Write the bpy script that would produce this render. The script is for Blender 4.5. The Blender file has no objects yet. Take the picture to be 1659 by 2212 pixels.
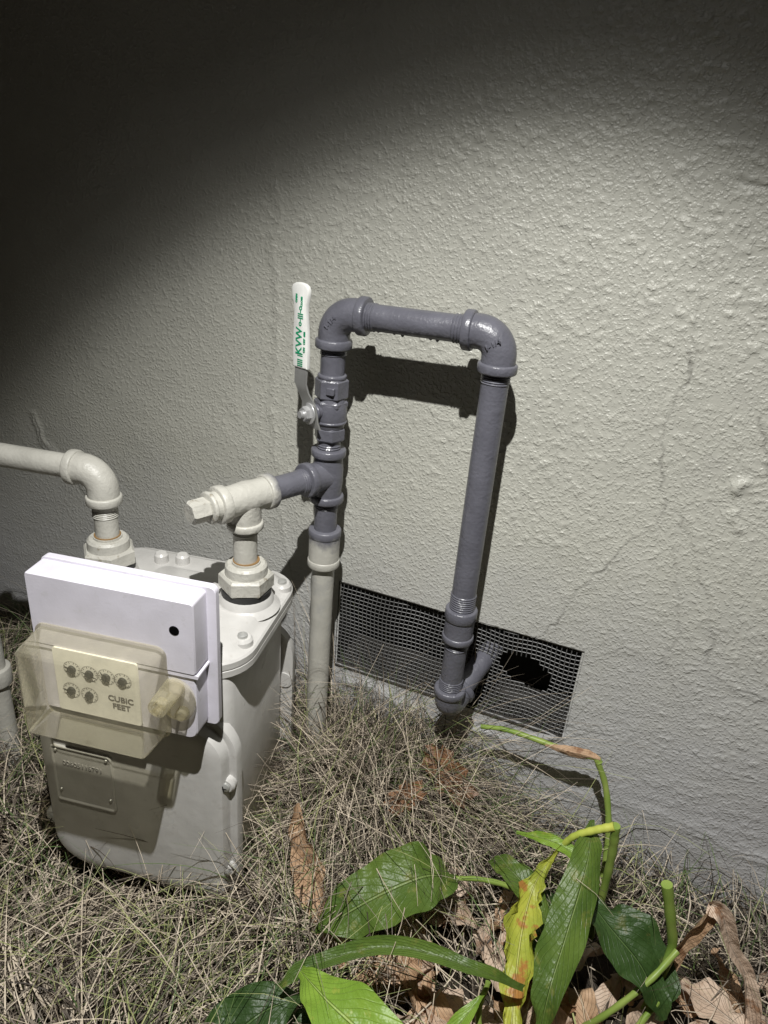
import bpy, math, random
import numpy as np
from mathutils import Vector as V, Matrix

random.seed(7); rng=np.random.default_rng(11)
SC=bpy.context.scene
def link(o): bpy.context.collection.objects.link(o); return o
def empty(name,loc=(0,0,0),rz=0):
    e=bpy.data.objects.new(name,None); e.location=loc; e.rotation_euler=(0,0,rz); e.empty_display_size=.05
    return link(e)

# ---------------------------------------------------------------- materials
def nmat(name):
    m=bpy.data.materials.new(name); m.use_nodes=True
    nt=m.node_tree; b=nt.nodes['Principled BSDF']; return m,nt,b
def N(nt,t,**k):
    n=nt.nodes.new(t)
    for a,v in k.items(): setattr(n,a,v)
    return n
def mixc(nt,f,a,b):
    n=N(nt,'ShaderNodeMix',data_type='RGBA')
    for i,v in ((0,f),(6,a),(7,b)):
        if isinstance(v,bpy.types.NodeSocket): nt.links.new(v,n.inputs[i])
        else: n.inputs[i].default_value=v if i==0 else (*v,1)
    return n.outputs[2]
def ramp(nt,src,p0,p1):
    n=N(nt,'ShaderNodeMapRange'); n.inputs[1].default_value=p0; n.inputs[2].default_value=p1
    nt.links.new(src,n.inputs[0]); return n.outputs[0]
def noise(nt,co,scale,detail=3,rough=.5,dist=0):
    n=N(nt,'ShaderNodeTexNoise'); n.inputs['Scale'].default_value=scale; n.inputs['Detail'].default_value=detail
    n.inputs['Roughness'].default_value=rough; n.inputs['Distortion'].default_value=dist
    nt.links.new(co,n.inputs['Vector']); return n.outputs['Fac']
def math_(nt,op,a,b=None):
    n=N(nt,'ShaderNodeMath',operation=op)
    for i,v in enumerate((a,b)):
        if v is None: continue
        if isinstance(v,bpy.types.NodeSocket): nt.links.new(v,n.inputs[i])
        else: n.inputs[i].default_value=v
    return n.outputs[0]
def bump(nt,b,h,dist,strength=1):
    n=N(nt,'ShaderNodeBump'); n.inputs['Distance'].default_value=dist; n.inputs['Strength'].default_value=strength
    nt.links.new(h,n.inputs['Height']); nt.links.new(n.outputs[0],b.inputs['Normal'])

def paint(name,ca,cb,rough=.38,bscale=160,bd=.0006,plane=None,cc=None,spec=.5,coat=0,dirt=None):
    m,nt,b=nmat(name); co=N(nt,'ShaderNodeNewGeometry').outputs['Position']
    f=noise(nt,co,26,3); col=mixc(nt,ramp(nt,f,.35,.65),ca,cb)
    if plane:
        d=N(nt,'ShaderNodeVectorMath',operation='DOT_PRODUCT'); nt.links.new(co,d.inputs[0]); d.inputs[1].default_value=plane[:3]
        v=math_(nt,'SUBTRACT',d.outputs['Value'],plane[3])
        v=math_(nt,'ADD',v,math_(nt,'MULTIPLY',math_(nt,'SUBTRACT',noise(nt,co,45,4,.6),.5),plane[4]*2.2))
        col=mixc(nt,ramp(nt,v,0,plane[4]),col,cc)
    if dirt:
        col=mixc(nt,ramp(nt,noise(nt,co,60,5,.7),.58,.70),col,dirt)
    nt.links.new(col,b.inputs['Base Color'])
    b.inputs['Specular IOR Level'].default_value=spec
    r=ramp(nt,noise(nt,co,12,2),.3,.7); rr=math_(nt,'ADD',math_(nt,'MULTIPLY',r,.15),rough-.07)
    nt.links.new(rr,b.inputs['Roughness']); b.inputs['Coat Weight'].default_value=coat
    bump(nt,b,math_(nt,'ADD',noise(nt,co,bscale,2,.55),math_(nt,'MULTIPLY',noise(nt,co,30,1),1.5)),bd)
    return m
PURP=(.118,.118,.140); PURP2=(.099,.099,.118); GREY=(.46,.45,.405); GREY2=(.40,.39,.35)
MP=paint('purple_grey_paint',PURP,PURP2,.33,bd=.0010)
MG=paint('light_grey_paint',GREY,GREY2,.42,bd=.0009)
MGD=paint('light_grey_paint_worn',GREY,GREY2,.45,bscale=120,bd=.0014,dirt=(.2,.17,.12))
MRIS=paint('riser_two_tone',GREY,GREY2,.4,plane=(0,0,1,.640,.026),cc=PURP)
MPIPE=paint('riser_lower_paint',GREY,GREY2,.4,plane=(.0,0,1,.50,.35),cc=(.33,.33,.32))
ud=V((-.391,-.920,0))
MTEE=paint('tee_two_tone',GREY,GREY2,.42,bscale=120,bd=.0014,plane=(.391,.920,0,.391*(-.5)+.920*(-.1)-.137,.016),cc=PURP)
MM=paint('meter_enamel',(.53,.52,.50),(.48,.47,.45),.33,bscale=90,bd=.0003,dirt=(.45,.435,.41))
MBOX=paint('white_plastic',(.64,.62,.69),(.59,.57,.63),.5,bscale=300,bd=.00015,dirt=(.555,.54,.58))
def flat(name,c,rough=.5,metal=0,spec=.5):
    m,nt,b=nmat(name); co=N(nt,'ShaderNodeNewGeometry').outputs['Position']
    col=mixc(nt,noise(nt,co,50,3),tuple(x*.82 for x in c),tuple(min(1,x*1.15) for x in c))
    nt.links.new(col,b.inputs['Base Color']); b.inputs['Roughness'].default_value=rough; b.inputs['Metallic'].default_value=metal
    b.inputs['Specular IOR Level'].default_value=spec
    return m
MGRIP=flat('white_vinyl',(.78,.78,.75),.4); MSTEEL=flat('zinc_steel',(.6,.6,.6),.35,.6); MDSTEEL=flat('bright_steel',(.34,.34,.33),.42,.45)
MGREEN=flat('green_print',(.01,.28,.13),.5); MBLACK=flat('black_plastic',(.012,.012,.012),.4); MDIAL=flat('dial_plate',(.80,.78,.72),.5)
MINK=flat('dial_ink',(.10,.09,.08),.6); MSCREW=flat('screw_metal',(.5,.5,.48),.35,.5); MHOLE=flat('dark_hole',(.004,.004,.004),.9,0,0)
MEMB=flat('embossed_enamel',(.36,.35,.34),.4); MGASK=flat('black_gasket',(.02,.02,.02),.6); MRUST=flat('rust_ring',(.22,.13,.05),.7)
MWIRE=flat('galvanised_wire',(.14,.14,.138),.55,.2)
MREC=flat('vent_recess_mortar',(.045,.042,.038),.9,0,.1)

# clear yellowed polycarbonate
m,nt,b=nmat('yellowed_polycarbonate'); MCLR=m
nt.nodes.remove(b); outn=nt.nodes['Material Output']
co=N(nt,'ShaderNodeNewGeometry').outputs['Position']
tr=N(nt,'ShaderNodeBsdfTransparent'); tr.inputs[0].default_value=(.97,.95,.86,1)
df=N(nt,'ShaderNodeBsdfDiffuse'); df.inputs[0].default_value=(.80,.75,.56,1)
tl=N(nt,'ShaderNodeBsdfTranslucent'); tl.inputs[0].default_value=(.85,.80,.60,1)
gl=N(nt,'ShaderNodeBsdfGlossy'); gl.inputs['Roughness'].default_value=.14
m1=N(nt,'ShaderNodeMixShader'); m1.inputs[0].default_value=.45; nt.links.new(df.outputs[0],m1.inputs[1]); nt.links.new(tl.outputs[0],m1.inputs[2])
m2=N(nt,'ShaderNodeMixShader'); lw=N(nt,'ShaderNodeLayerWeight'); lw.inputs[0].default_value=.3
f=math_(nt,'ADD',math_(nt,'MULTIPLY',lw.outputs['Facing'],.45),math_(nt,'MULTIPLY',ramp(nt,noise(nt,co,40,4,.65),.2,.8),.20))
nt.links.new(f,m2.inputs[0]); nt.links.new(tr.outputs[0],m2.inputs[1]); nt.links.new(m1.outputs[0],m2.inputs[2])
m3=N(nt,'ShaderNodeMixShader'); nt.links.new(math_(nt,'MULTIPLY',lw.outputs['Fresnel'],.6),m3.inputs[0]); nt.links.new(m2.outputs[0],m3.inputs[1]); nt.links.new(gl.outputs[0],m3.inputs[2])
nt.links.new(m3.outputs[0],outn.inputs[0])

# ---------------------------------------------------------------- mesh helpers
def mk(name,vs,fs,mat,parent=None,smooth=35,mats=None,mi=None):
    me=bpy.data.meshes.new(name); me.from_pydata([tuple(v) for v in vs],[],fs)
    me.validate(); me.update()
    if mats:
        for q in mats: me.materials.append(q)
        me.polygons.foreach_set('material_index',mi)
    else: me.materials.append(mat)
    if mi is None:
        import bmesh
        bm=bmesh.new(); bm.from_mesh(me)
        bmesh.ops.recalc_face_normals(bm,faces=bm.faces)
        bm.to_mesh(me); bm.free()
    if smooth:
        me.polygons.foreach_set('use_smooth',[True]*len(me.polygons))
        me.set_sharp_from_angle(angle=math.radians(smooth))
    o=bpy.data.objects.new(name,me); link(o)
    if parent: o.parent=parent
    return o
def sweep_geo(pts,rad,segs=30,rot=0,caps=True):
    pts=[V(p) for p in pts]; n=len(pts)
    if not hasattr(rad,'__len__'): rad=[rad]*n
    tans=[]
    for i in range(n):
        a=pts[max(0,i-1)]; b=pts[min(n-1,i+1)]
        t=(b-a)
        if t.length<1e-7: t=tans[-1] if tans else V((0,0,1))
        tans.append(t.normalized())
    t0=tans[0]
    if abs(t0.z)>.9: u=(V((1,0,0))-t0*t0.x).normalized()
    else: u=(V((0,0,1))-t0*t0.z).normalized()
    vs=[];fs=[]
    for i in range(n):
        t=tans[i]; u=(u-t*u.dot(t)).normalized(); w=t.cross(u)
        for k in range(segs):
            a=2*math.pi*k/segs+rot; vs.append(pts[i]+(u*math.cos(a)+w*math.sin(a))*rad[i])
    for i in range(n-1):
        for k in range(segs):
            a=i*segs+k; b=i*segs+(k+1)%segs; fs.append((a,b,b+segs,a+segs))
    if caps: fs.append(tuple(range(segs))[::-1]); fs.append(tuple((n-1)*segs+k for k in range(segs)))
    return vs,fs
class Part:
    def __init__(s): s.v=[];s.f=[]
    def add(s,g):
        o=len(s.v); s.v+=list(g[0]); s.f+=[tuple(i+o for i in f) for f in g[1]]; return s
    def tube(s,p,r,segs=30,rot=0,caps=True): return s.add(sweep_geo(p,r,segs,rot,caps))
    def collar(s,c,d,rc,w,e=.0025,segs=34):
        c=V(c);d=V(d).normalized(); h=w/2
        ps=[-h,-h+e*.35,-h+e,h-e,h-e*.35,h]; rs=[rc-e,rc-e*.35,rc,rc,rc-e*.35,rc-e]
        return s.tube([c+d*q for q in ps],rs,segs)
    def hexn(s,c,d,r,w,rot=0,e=.003):
        c=V(c);d=V(d).normalized(); h=w/2
        return s.tube([c-d*h,c-d*(h-e),c+d*(h-e),c+d*h],[r-e,r,r,r-e],6,rot)
    def threads(s,a,b,r,n=6):
        a=V(a);b=V(b); ps=[];rs=[]
        for i in range(n*2+1): ps.append(a.lerp(b,i/(2*n))); rs.append(r+(.0011 if i%2 else -.0006))
        return s.tube(ps,rs)
    def prism(s,outline,levels,frame):
        n=len(outline); P=[V((x,z)) for x,z in outline]; nr=[]
        for i in range(n):
            t=(P[(i+1)%n]-P[i-1]).normalized(); nr.append(V((-t.y,t.x)))
        vs=[];fs=[]
        for ins,d in levels:
            for i in range(n):
                q=P[i]+nr[i]*ins; vs.append(frame(q.x,q.y,d))
        for l in range(len(levels)-1):
            for i in range(n):
                a=l*n+i;b=l*n+(i+1)%n; fs.append((a,b,b+n,a+n))
        fs.append(tuple(range(n))); fs.append(tuple((len(levels)-1)*n+i for i in range(n)))
        return s.add((vs,fs))
    def done(s,name,mat,parent=None,smooth=35): return mk(name,s.v,s.f,mat,parent,smooth)
def arc(corner,da,db,arm,br,n=12):
    c=V(corner);da=V(da).normalized();db=V(db).normalized()
    ctr=c+(da+db)*br
    pts=[c+da*arm]
    for i in range(n+1):
        t=math.pi/2*i/n
        pts.append(ctr-db*br*math.cos(t)-da*br*math.sin(t))
    pts.append(c+db*arm); return pts
def rrect(x0,x1,z0,z1,r,n=6):
    if not hasattr(r,'__len__'): r=(r,)*4
    out=[]
    for (cx,cz,a0,rr) in ((x0+r[0],z0+r[0],180,r[0]),(x1-r[1],z0+r[1],270,r[1]),(x1-r[2],z1-r[2],0,r[2]),(x0+r[3],z1-r[3],90,r[3])):
        for i in range(n+1):
            a=math.radians(a0+90*i/n); out.append((cx+rr*math.cos(a),cz+rr*math.sin(a)))
    return out
FY=lambda x,z,d:V((x,d,z))
FZ=lambda x,y,d:V((x,y,d))
def text(name,body,size,loc,rot,mat,parent=None,ext=.0004,sx=1,bold=0):
    cu=bpy.data.curves.new(name,'FONT'); cu.body=body; cu.size=size; cu.extrude=ext; cu.align_x='CENTER'; cu.align_y='CENTER'; cu.offset=bold
    cu.materials.append(mat); o=bpy.data.objects.new(name,cu); o.location=loc; o.rotation_euler=rot; o.scale=(sx,1,1); link(o)
    if parent: o.parent=parent
    return o

# ---------------------------------------------------------------- stucco wall
def vnoise(X,Z,cell,seed):
    x=X/cell+seed*17.31+500; z=Z/cell+seed*9.77+500
    xi=np.floor(x).astype(np.int64); zi=np.floor(z).astype(np.int64); fx=x-xi; fz=z-zi
    fx=fx*fx*fx*(fx*(fx*6-15)+10); fz=fz*fz*fz*(fz*(fz*6-15)+10)
    def h(a,b):
        q=(a*374761393+b*668265263+seed*974711)&0x7fffffff; q=((q^(q>>13))*1274126177)&0x7fffffff
        return ((q^(q>>16))&0xffff)/65535.
    return (h(xi,zi)*(1-fx)+h(xi+1,zi)*fx)*(1-fz)+(h(xi,zi+1)*(1-fx)+h(xi+1,zi+1)*fx)*fz
wx0,wx1,wz0,wz1=-1.95,.72,-.02,1.72; st=.003
xs=np.arange(wx0,wx1+1e-6,st); zs=np.arange(wz0,wz1+1e-6,st); nx,nz=len(xs),len(zs)
GX,GZ=np.meshgrid(xs,zs)
ca,sa=math.cos(.6),math.sin(.6)
WX=GX+.006*(vnoise(GX,GZ,.03,91)-.5); WZ=GZ+.006*(vnoise(GX,GZ,.03,92)-.5)
RX=WX*ca-WZ*sa; RZ=WX*sa+WZ*ca
H=.012*(vnoise(GX,GZ,.45,1)-.5)+.0030*(vnoise(RX,RZ,.16,2)-.5)+.0006*(vnoise(RX,RZ,.05,3)-.5)
rough=np.clip(.30+.85*(GX+1.1)/1.3,.25,1.25)*np.clip(.45+.65*GZ,.5,1.2)
patch=.55+.9*vnoise(GX,GZ,.2,12)
blob=vnoise(RX,RZ,.0090,5)*.5+vnoise(WX,WZ,.0066,6)*.5
H+=rough*patch*.00150*np.clip((blob-.57)*4,0,1)
H+=rough*.0004*(vnoise(WX,WZ,.014,8)-.5)
# trowel streaks low on the wall
H+=np.clip(1.0-GZ/.6,0,1)*.0016*(vnoise(GX*.35+GZ*.4,GZ*1.6-GX*.2,.022,14)-.5)
CR=np.zeros_like(H)
def poly(pl,ridge,groove,wr=.006,wg=.0026,seed=3,dark=1):
    global H,CR
    pl=np.array(pl); px=GX+.020*(vnoise(GX,GZ,.05,seed)-.5)+.010*(vnoise(GX,GZ,.014,seed+1)-.5); pz=GZ+.020*(vnoise(GX,GZ,.05,seed+2)-.5)+.010*(vnoise(GX,GZ,.014,seed+3)-.5)
    D=np.full(GX.shape,9.)
    for a,b in zip(pl[:-1],pl[1:]):
        d=b-a; t=np.clip(((px-a[0])*d[0]+(pz-a[1])*d[1])/(d@d),0,1)
        D=np.minimum(D,np.hypot(px-a[0]-t*d[0],pz-a[1]-t*d[1]))
    mod=np.clip(.30+1.1*vnoise(GX,GZ,.05,seed+5),0,1.4)
    H+=ridge*mod*np.exp(-(D/wr)**2)-groove*mod*np.exp(-(D/wg)**2)
    if groove>0: CR=np.maximum(CR,dark*np.clip(mod,0,1)*np.exp(-(D/.0018)**2))
poly([(-.108,.506),(-.076,.568),(-.039,.639),(-.001,.724),(.041,.771),(.065,.824),(.036,.886),(.029,.931),(.037,.999),(.03,1.07)],.0024,.0036,seed=21,dark=.9)
poly([(.03,1.07),(.027,1.142),(.016,1.234)],.0012,.0016,seed=27,dark=.4)
poly([(-.012,.502),(.041,.527),(.109,.541),(.172,.539),(.221,.523),(.4,.50)],.0022,.0028,seed=33,dark=.75)
poly([(.065,.824),(.12,.75),(.172,.66),(.19,.55)],.0010,.0018,seed=39,dark=.5)
poly([(.109,.541),(.13,.60),(.118,.68),(.09,.75)],.0010,.0018,seed=40,dark=.5)
poly([(.109,.541),(.16,.46),(.21,.40),(.30,.37)],.0008,.0016,seed=41,dark=.45)
poly([(.149,.884),(.160,.84),(.171,.806)],.0032,.0,wr=.0045,seed=45)
poly([(.152,.884),(.146,.876)],.0035,0,wr=.008,seed=46)
poly([(.046,1.298),(.09,1.297),(.3,1.30)],.001,.004,wg=.0035,seed=51,dark=.5)
poly([(.149,.992),(.179,.925),(.25,.8)],.001,.0028,seed=57,dark=.7)
poly([(-1.299,.711),(-1.281,.658),(-1.206,.606),(-1.12,.5)],.005,.004,wr=.009,seed=63)
poly([(-.667,1.241),(-.671,1.0),(-.671,.833)],.0026,.0016,wr=.007,seed=69,dark=.3)
poly([(-.671,.833),(-.657,.617),(-.62,.5)],.0024,.0024,seed=75,dark=.4)
poly([(-.02,.33),(.10,.36),(.25,.35),(.5,.38)],.0016,.0024,seed=81,dark=.4)
poly([(.05,.18),(.2,.2),(.35,.17),(.6,.2)],.0025,.002,wr=.012,seed=87,dark=.3)
poly([(-.48,.27),(-.3,.24),(-.1,.26),(-.02,.30)],.006,.0,wr=.012,seed=83)
edge=np.minimum.reduce([GX-wx0,wx1-GX,wz1-GZ,np.full(GX.shape,9.)]); H*=np.clip(edge/.06,0,1)
co_=np.empty((nz*nx,3),dtype=np.float32); co_[:,0]=GX.ravel(); co_[:,1]=-H.ravel(); co_[:,2]=GZ.ravel()
idx=np.arange(nz*nx).reshape(nz,nx)
q=np.stack([idx[:-1,:-1],idx[:-1,1:],idx[1:,1:],idx[1:,:-1]],-1)
cxm=GX[:-1,:-1]+st/2; czm=GZ[:-1,:-1]+st/2
vx0,vx1,vz0,vz1=-.5085,-.0145,.303,.507
hole=(cxm>vx0)&(cxm<vx1)&(czm>vz0)&(czm<vz1)
q=q[~hole].reshape(-1,4)
ext=[(-9,0,wz0-.05),(wx0,0,wz0-.05),(wx0,0,wz1),(-9,0,wz1),(wx1,0,wz0-.05),(9,0,wz0-.05),(9,0,wz1),(wx1,0,wz1),(-9,0,3.2),(9,0,3.2)]
b0=len(co_); co_=np.vstack([co_,np.array(ext,dtype=np.float32)])
q=np.vstack([q,[[b0,b0+1,b0+2,b0+3],[b0+4,b0+5,b0+6,b0+7],[b0+3,b0+6,b0+9,b0+8]]])
me=bpy.data.meshes.new('stucco_wall'); me.vertices.add(len(co_)); me.vertices.foreach_set('co',co_.ravel())
me.loops.add(len(q)*4); me.loops.foreach_set('vertex_index',q.ravel().astype(np.int32))
me.polygons.add(len(q)); me.polygons.foreach_set('loop_start',np.arange(0,len(q)*4,4,dtype=np.int32))
me.update(calc_edges=True); me.polygons.foreach_set('use_smooth',np.ones(len(q),dtype=bool))
at=me.attributes.new('crack','FLOAT','POINT'); at.data.foreach_set('value',np.concatenate([CR.ravel(),np.zeros(len(ext))]).astype(np.float32))
m,nt,b=nmat('painted_stucco'); co=N(nt,'ShaderNodeNewGeometry').outputs['Position']
c1=mixc(nt,ramp(nt,noise(nt,co,3,4,.6),.3,.7),(.43,.427,.378),(.49,.487,.432))
c1=mixc(nt,math_(nt,'MULTIPLY',ramp(nt,noise(nt,co,14,4,.7),.55,.8),.35),c1,(.34,.33,.305))
sep=N(nt,'ShaderNodeSeparateXYZ'); nt.links.new(co,sep.inputs[0])
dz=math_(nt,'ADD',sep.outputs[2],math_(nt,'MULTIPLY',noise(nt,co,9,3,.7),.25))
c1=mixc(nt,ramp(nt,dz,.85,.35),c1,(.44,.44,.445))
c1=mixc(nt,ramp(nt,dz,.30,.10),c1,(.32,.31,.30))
atn=N(nt,'ShaderNodeAttribute',attribute_name='crack'); c1=mixc(nt,math_(nt,'MULTIPLY',atn.outputs['Fac'],.7),c1,(.10,.095,.085))
nt.links.new(c1,b.inputs['Base Color']); b.inputs['Roughness'].default_value=.42; b.inputs['Specular IOR Level'].default_value=.5
h=math_(nt,'ADD',ramp(nt,noise(nt,co,190,1,.5),.47,.72),math_(nt,'MULTIPLY',noise(nt,co,420,2,.6),.3))
bump(nt,b,h,.0011,.8)
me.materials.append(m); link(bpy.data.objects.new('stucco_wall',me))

# ---------------------------------------------------------------- foundation vent
vent=empty('foundation_vent')
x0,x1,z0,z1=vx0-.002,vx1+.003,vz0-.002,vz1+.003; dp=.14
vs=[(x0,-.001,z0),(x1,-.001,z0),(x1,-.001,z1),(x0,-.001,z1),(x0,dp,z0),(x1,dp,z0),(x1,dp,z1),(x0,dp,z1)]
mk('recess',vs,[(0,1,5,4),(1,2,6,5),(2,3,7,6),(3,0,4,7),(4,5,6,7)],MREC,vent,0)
p=Part(); pit=.0092
def inhole(x,z):
    return ((x+.108)/.052)**2+((z-.425+.35*(x+.108))/.033)**2 < 1+.12*math.sin(5*math.atan2(z-.42,x+.108))
def wob(x,z): return V((x+.0016*math.sin(z*61+x*9),.007+.003*math.sin(x*17+z*13)+.002*math.sin(x*53),z+.0016*math.sin(x*47)))
nxw=int((x1-x0)/pit); nzw=int((z1-z0)/pit)
for i in range(1,nxw+1):
    for j in range(nzw+1):
        x=x0+i*pit; z=z0+j*pit; zz=min(z+pit,z1)
        if not inhole(x,z+pit/2): p.tube([wob(x,z),wob(x,zz)],.0009,4,caps=False)
        if j>0:
            xx=x-pit
            if not inhole(x-pit/2,z): p.tube([wob(xx,z)+V((0,.001,0)),wob(x,z)+V((0,.001,0))],.0009,4,caps=False)
p.done('wire_mesh',MWIRE,vent,0)

# ---------------------------------------------------------------- purple pipe loop
loop=empty('gas_pipe_loop')
RX_=-.501; RY=-.1; QX=-.228
Zv=V((0,0,1)); Xv=V((1,0,0))
top=1.066; topR=1.072
tdir=(V((QX,RY,topR))-V((RX_,RY,top))).normalized()
p=Part()
p.tube(arc((RX_,RY,top),(0,0,-1),tdir,.052,.034),[.0262]*15)
p.collar((RX_,RY,top-.049),Zv,.0305,.015); p.collar(V((RX_,RY,top))+tdir*.050,tdir,.0305,.015)
p.done('top_elbow_left',MP,loop)
p=Part(); p.tube([V((RX_,RY,top))+tdir*.05,V((QX,RY,topR))-tdir*.05],.0208); p.threads(V((RX_,RY,top))+tdir*.055,V((RX_,RY,top))+tdir*.072,.0212,4)
p.threads(V((QX,RY,topR))-tdir*.074,V((QX,RY,topR))-tdir*.055,.0212,4)
for f_,l_ in ((.38,.003),(.43,.0045),(.60,.0035),(.64,.005),(.28,.003)):
    c=V((RX_,RY,top)).lerp(V((QX,RY,topR)),f_)-Zv*.0195; p.tube([c,c-Zv*l_*.6,c-Zv*l_],[.0035,.0026,.0008],10)
p.done('top_pipe',MP,loop)
p=Part(); p.tube(arc((QX,RY,topR),-tdir,(0,0,-1),.052,.034),[.0262]*15)
p.collar((QX,RY,topR-.050),Zv,.0305,.015); p.collar(V((QX,RY,topR))-tdir*.050,tdir,.0305,.015)
p.done('top_elbow_right',MP,loop)
text('elbow_mark_left','1-1/4',.0125,(RX_+.004,RY-.0262,top-.012),(math.pi/2,-.9,0),MP,loop,.0012)
text('elbow_mark_right','1-1/4',.0125,(QX-.006,RY-.0262,topR-.012),(math.pi/2,-.6,0),MP,loop,.0012)
p=Part(); p.tube([(QX,RY,topR-.05),(QX,RY,.56)],.0213); p.threads((QX,RY,1.012),(QX,RY,.998),.0216,4); p.threads((QX,RY,.625),(QX,RY,.595),.0216,7); p.done('drop_pipe',MP,loop)
p=Part(); p.collar((QX,RY,.583),Zv,.0285,.022); p.tube([(QX,RY,.59),(QX,RY,.53)],.0262); p.collar((QX,RY,.533),Zv,.0285,.013); p.done('coupling',MP,loop)
p=Part(); p.tube([(QX,RY,.535),(QX,RY,.41)],.0205); p.threads((QX,RY,.525),(QX,RY,.51),.021,4); p.threads((QX,RY,.44),(QX,RY,.42),.021,5); p.done('lower_nipple',MP,loop)
sd=(V((-.170,.10,.452))-V((QX,RY,.372))).normalized()
def bend(c,da,db,arm,n=12,k=.034):
    c=V(c);da=V(da).normalized();db=V(db).normalized(); pts=[c+da*arm]
    a=c+da*k;b=c+db*k
    for i in range(n+1):
        t=i/n; pts.append(a*(1-t)**2+c*2*t*(1-t)+b*t*t)
    pts.append(c+db*arm); return pts
p=Part(); pb=bend((QX,RY,.370),(0,0,1),sd,.048,k=.03); p.tube(pb,[.0262]*len(pb)); p.collar((QX,RY,.412),Zv,.0295,.014); p.collar(V((QX,RY,.370))+sd*.045,sd,.0295,.014); p.done('bottom_elbow',MP,loop)
p=Part(); p.tube([V((QX,RY,.370))+sd*.04,V((QX,RY,.370))+sd*.225],.0205); p.done('wall_stub',MP,loop)
p=Part(); p.tube([(RX_,RY,1.02),(RX_,RY,.955)],.0205); p.threads((RX_,RY,1.008),(RX_,RY,.998),.0209,3); p.done('upper_nipple',MP,loop)
p=Part(); p.tube([(RX_,RY,.87),(RX_,RY,.82)],.0195); p.threads((RX_,RY,.845),(RX_,RY,.832),.0199,3); p.done('valve_nipple',MP,loop)
tz=.786
p=Part(); p.collar((RX_,RY,.829),Zv,.0305,.014); p.tube([(RX_,RY,.832),(RX_,RY,.815),(RX_,RY,.80),(RX_,RY,.772),(RX_,RY,.757),(RX_,RY,.74)],[.026,.0255,.0272,.0272,.0255,.026]); p.collar((RX_,RY,.742),Zv,.0305,.014)
T0=V((RX_,RY,tz)); p.tube([T0,T0+ud*.045],.0262); p.collar(T0+ud*.046,ud,.0305,.014); p.done('riser_tee',MP,loop)
p=Part(); p.tube([(RX_,RY,.74),(RX_,RY,.66)],.0205); p.threads((RX_,RY,.735),(RX_,RY,.722),.0209,3); p.done('lower_riser_nipple',MP,loop)
p=Part(); p.collar((RX_,RY,.672),Zv,.0300,.016); p.tube([(RX_,RY,.675),(RX_,RY,.605)],.0285); p.collar((RX_,RY,.610),Zv,.0300,.016); p.done('riser_coupling',MRIS,loop)
p=Part(); p.tube([(RX_,RY,.615),(RX_,RY,.585),(RX_,RY,.0)],[.0212,.0212,.0212]); p.done('riser_lower_pipe',MPIPE,loop)
TC=T0+ud*.1738
p=Part(); p.tube([T0+ud*.04,T0+ud*.135],.0208); p.threads(T0+ud*.054,T0+ud*.066,.0212,3); p.done('branch_nipple',MP,loop)
p=Part()
p.collar(T0+ud*.130,ud,.0300,.016); p.tube([T0+ud*.13,TC-ud*.02,TC,TC+ud*.02,TC+ud*.045],[.0262,.0258,.0275,.0258,.0262]); p.collar(TC+ud*.046,ud,.0310,.016)
p.tube([TC,TC-Zv*.045],.0262); p.collar(TC-Zv*.047,Zv,.0300,.013); p.done('meter_outlet_tee',MTEE,loop)
p=Part(); p.tube([TC+ud*.05,TC+ud*.062],.0235); p.collar(TC+ud*.066,ud,.0262,.008)
e=TC+ud*.085; p.hexn(e,ud,.019,.032,.4); p.done('plug',MGD,loop)
O1=V((TC.x,TC.y,0))
p=Part(); p.tube([O1+Zv*.74,O1+Zv*.655],.0198); p.threads(O1+Zv*.735,O1+Zv*.722,.0203,4); p.done('outlet_nipple',MG,loop)

# ball valve
bv=empty('ball_valve')
p=Part(); p.hexn((RX_,RY,.943),Zv,.0285,.034,.3); p.collar((RX_,RY,.963),Zv,.0245,.008)
p.tube([(RX_,RY,.93),(RX_,RY,.922),(RX_,RY,.915),(RX_,RY,.90),(RX_,RY,.885),(RX_,RY,.875)],[.0225,.0245,.027,.0285,.027,.0235])
p.collar((RX_,RY,.886),Zv,.0288,.006); p.hexn((RX_,RY,.864),Zv,.0272,.024,.1); p.hexn((RX_,RY,.917),Zv,.0292,.012,.3)
sdv=V((-.45,-.89,0)).normalized(); VC=V((RX_,RY,.905))
p.tube([VC,VC+sdv*.040],.0125); p.collar(VC+sdv*.034,sdv,.0150,.006)
p.prism(rrect(-.007,.007,-.006,.006,.002),[(0,-.1),(0,-.1268),(.001,-.1278)],lambda x,z,d:V((RX_+.010+x,d,.943+z)))
p.done('valve_body',MP,bv)
p=Part(); p.collar(VC+sdv*.0460,sdv,.0185,.003,.0008); p.hexn(VC+sdv*.052,sdv,.0128,.010,.2,.0012); p.tube([VC+sdv*.05,VC+sdv*.064],[.0065,.006]); p.done('stem_nut',MSTEEL,bv)
hx=V((.96,-.28,0)).normalized()
hn=V((hx.y,-hx.x,0)).normalized()
def strap(path,ws,th):
    vs=[];fs=[]
    for pt,w in zip(path,ws):
        pt=V(pt)
        vs+= [pt-hx*w/2+hn*th/2,pt+hx*w/2+hn*th/2,pt+hx*w/2-hn*th/2,pt-hx*w/2-hn*th/2]
    for i in range(len(path)-1):
        for k in range(4): a=i*4+k;b=i*4+(k+1)%4; fs.append((a,b,b+4,a+4))
    fs.append((0,1,2,3)); n=len(path)-1; fs.append((4*n,4*n+1,4*n+2,4*n+3)); return vs,fs
S0=VC+sdv*.0435
p=Part(); p.add(strap([S0+V((0.014,0.002,-.026)),S0+V((0.004,0,-.012)),S0,S0+V((-.002,-.001,.018)),S0+V((-.008,-.008,.036)),S0+V((-.012,-.012,.052)),S0+V((-.012,-.010,.085))],[.014,.028,.034,.027,.022,.025,.026],.0034))
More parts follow.
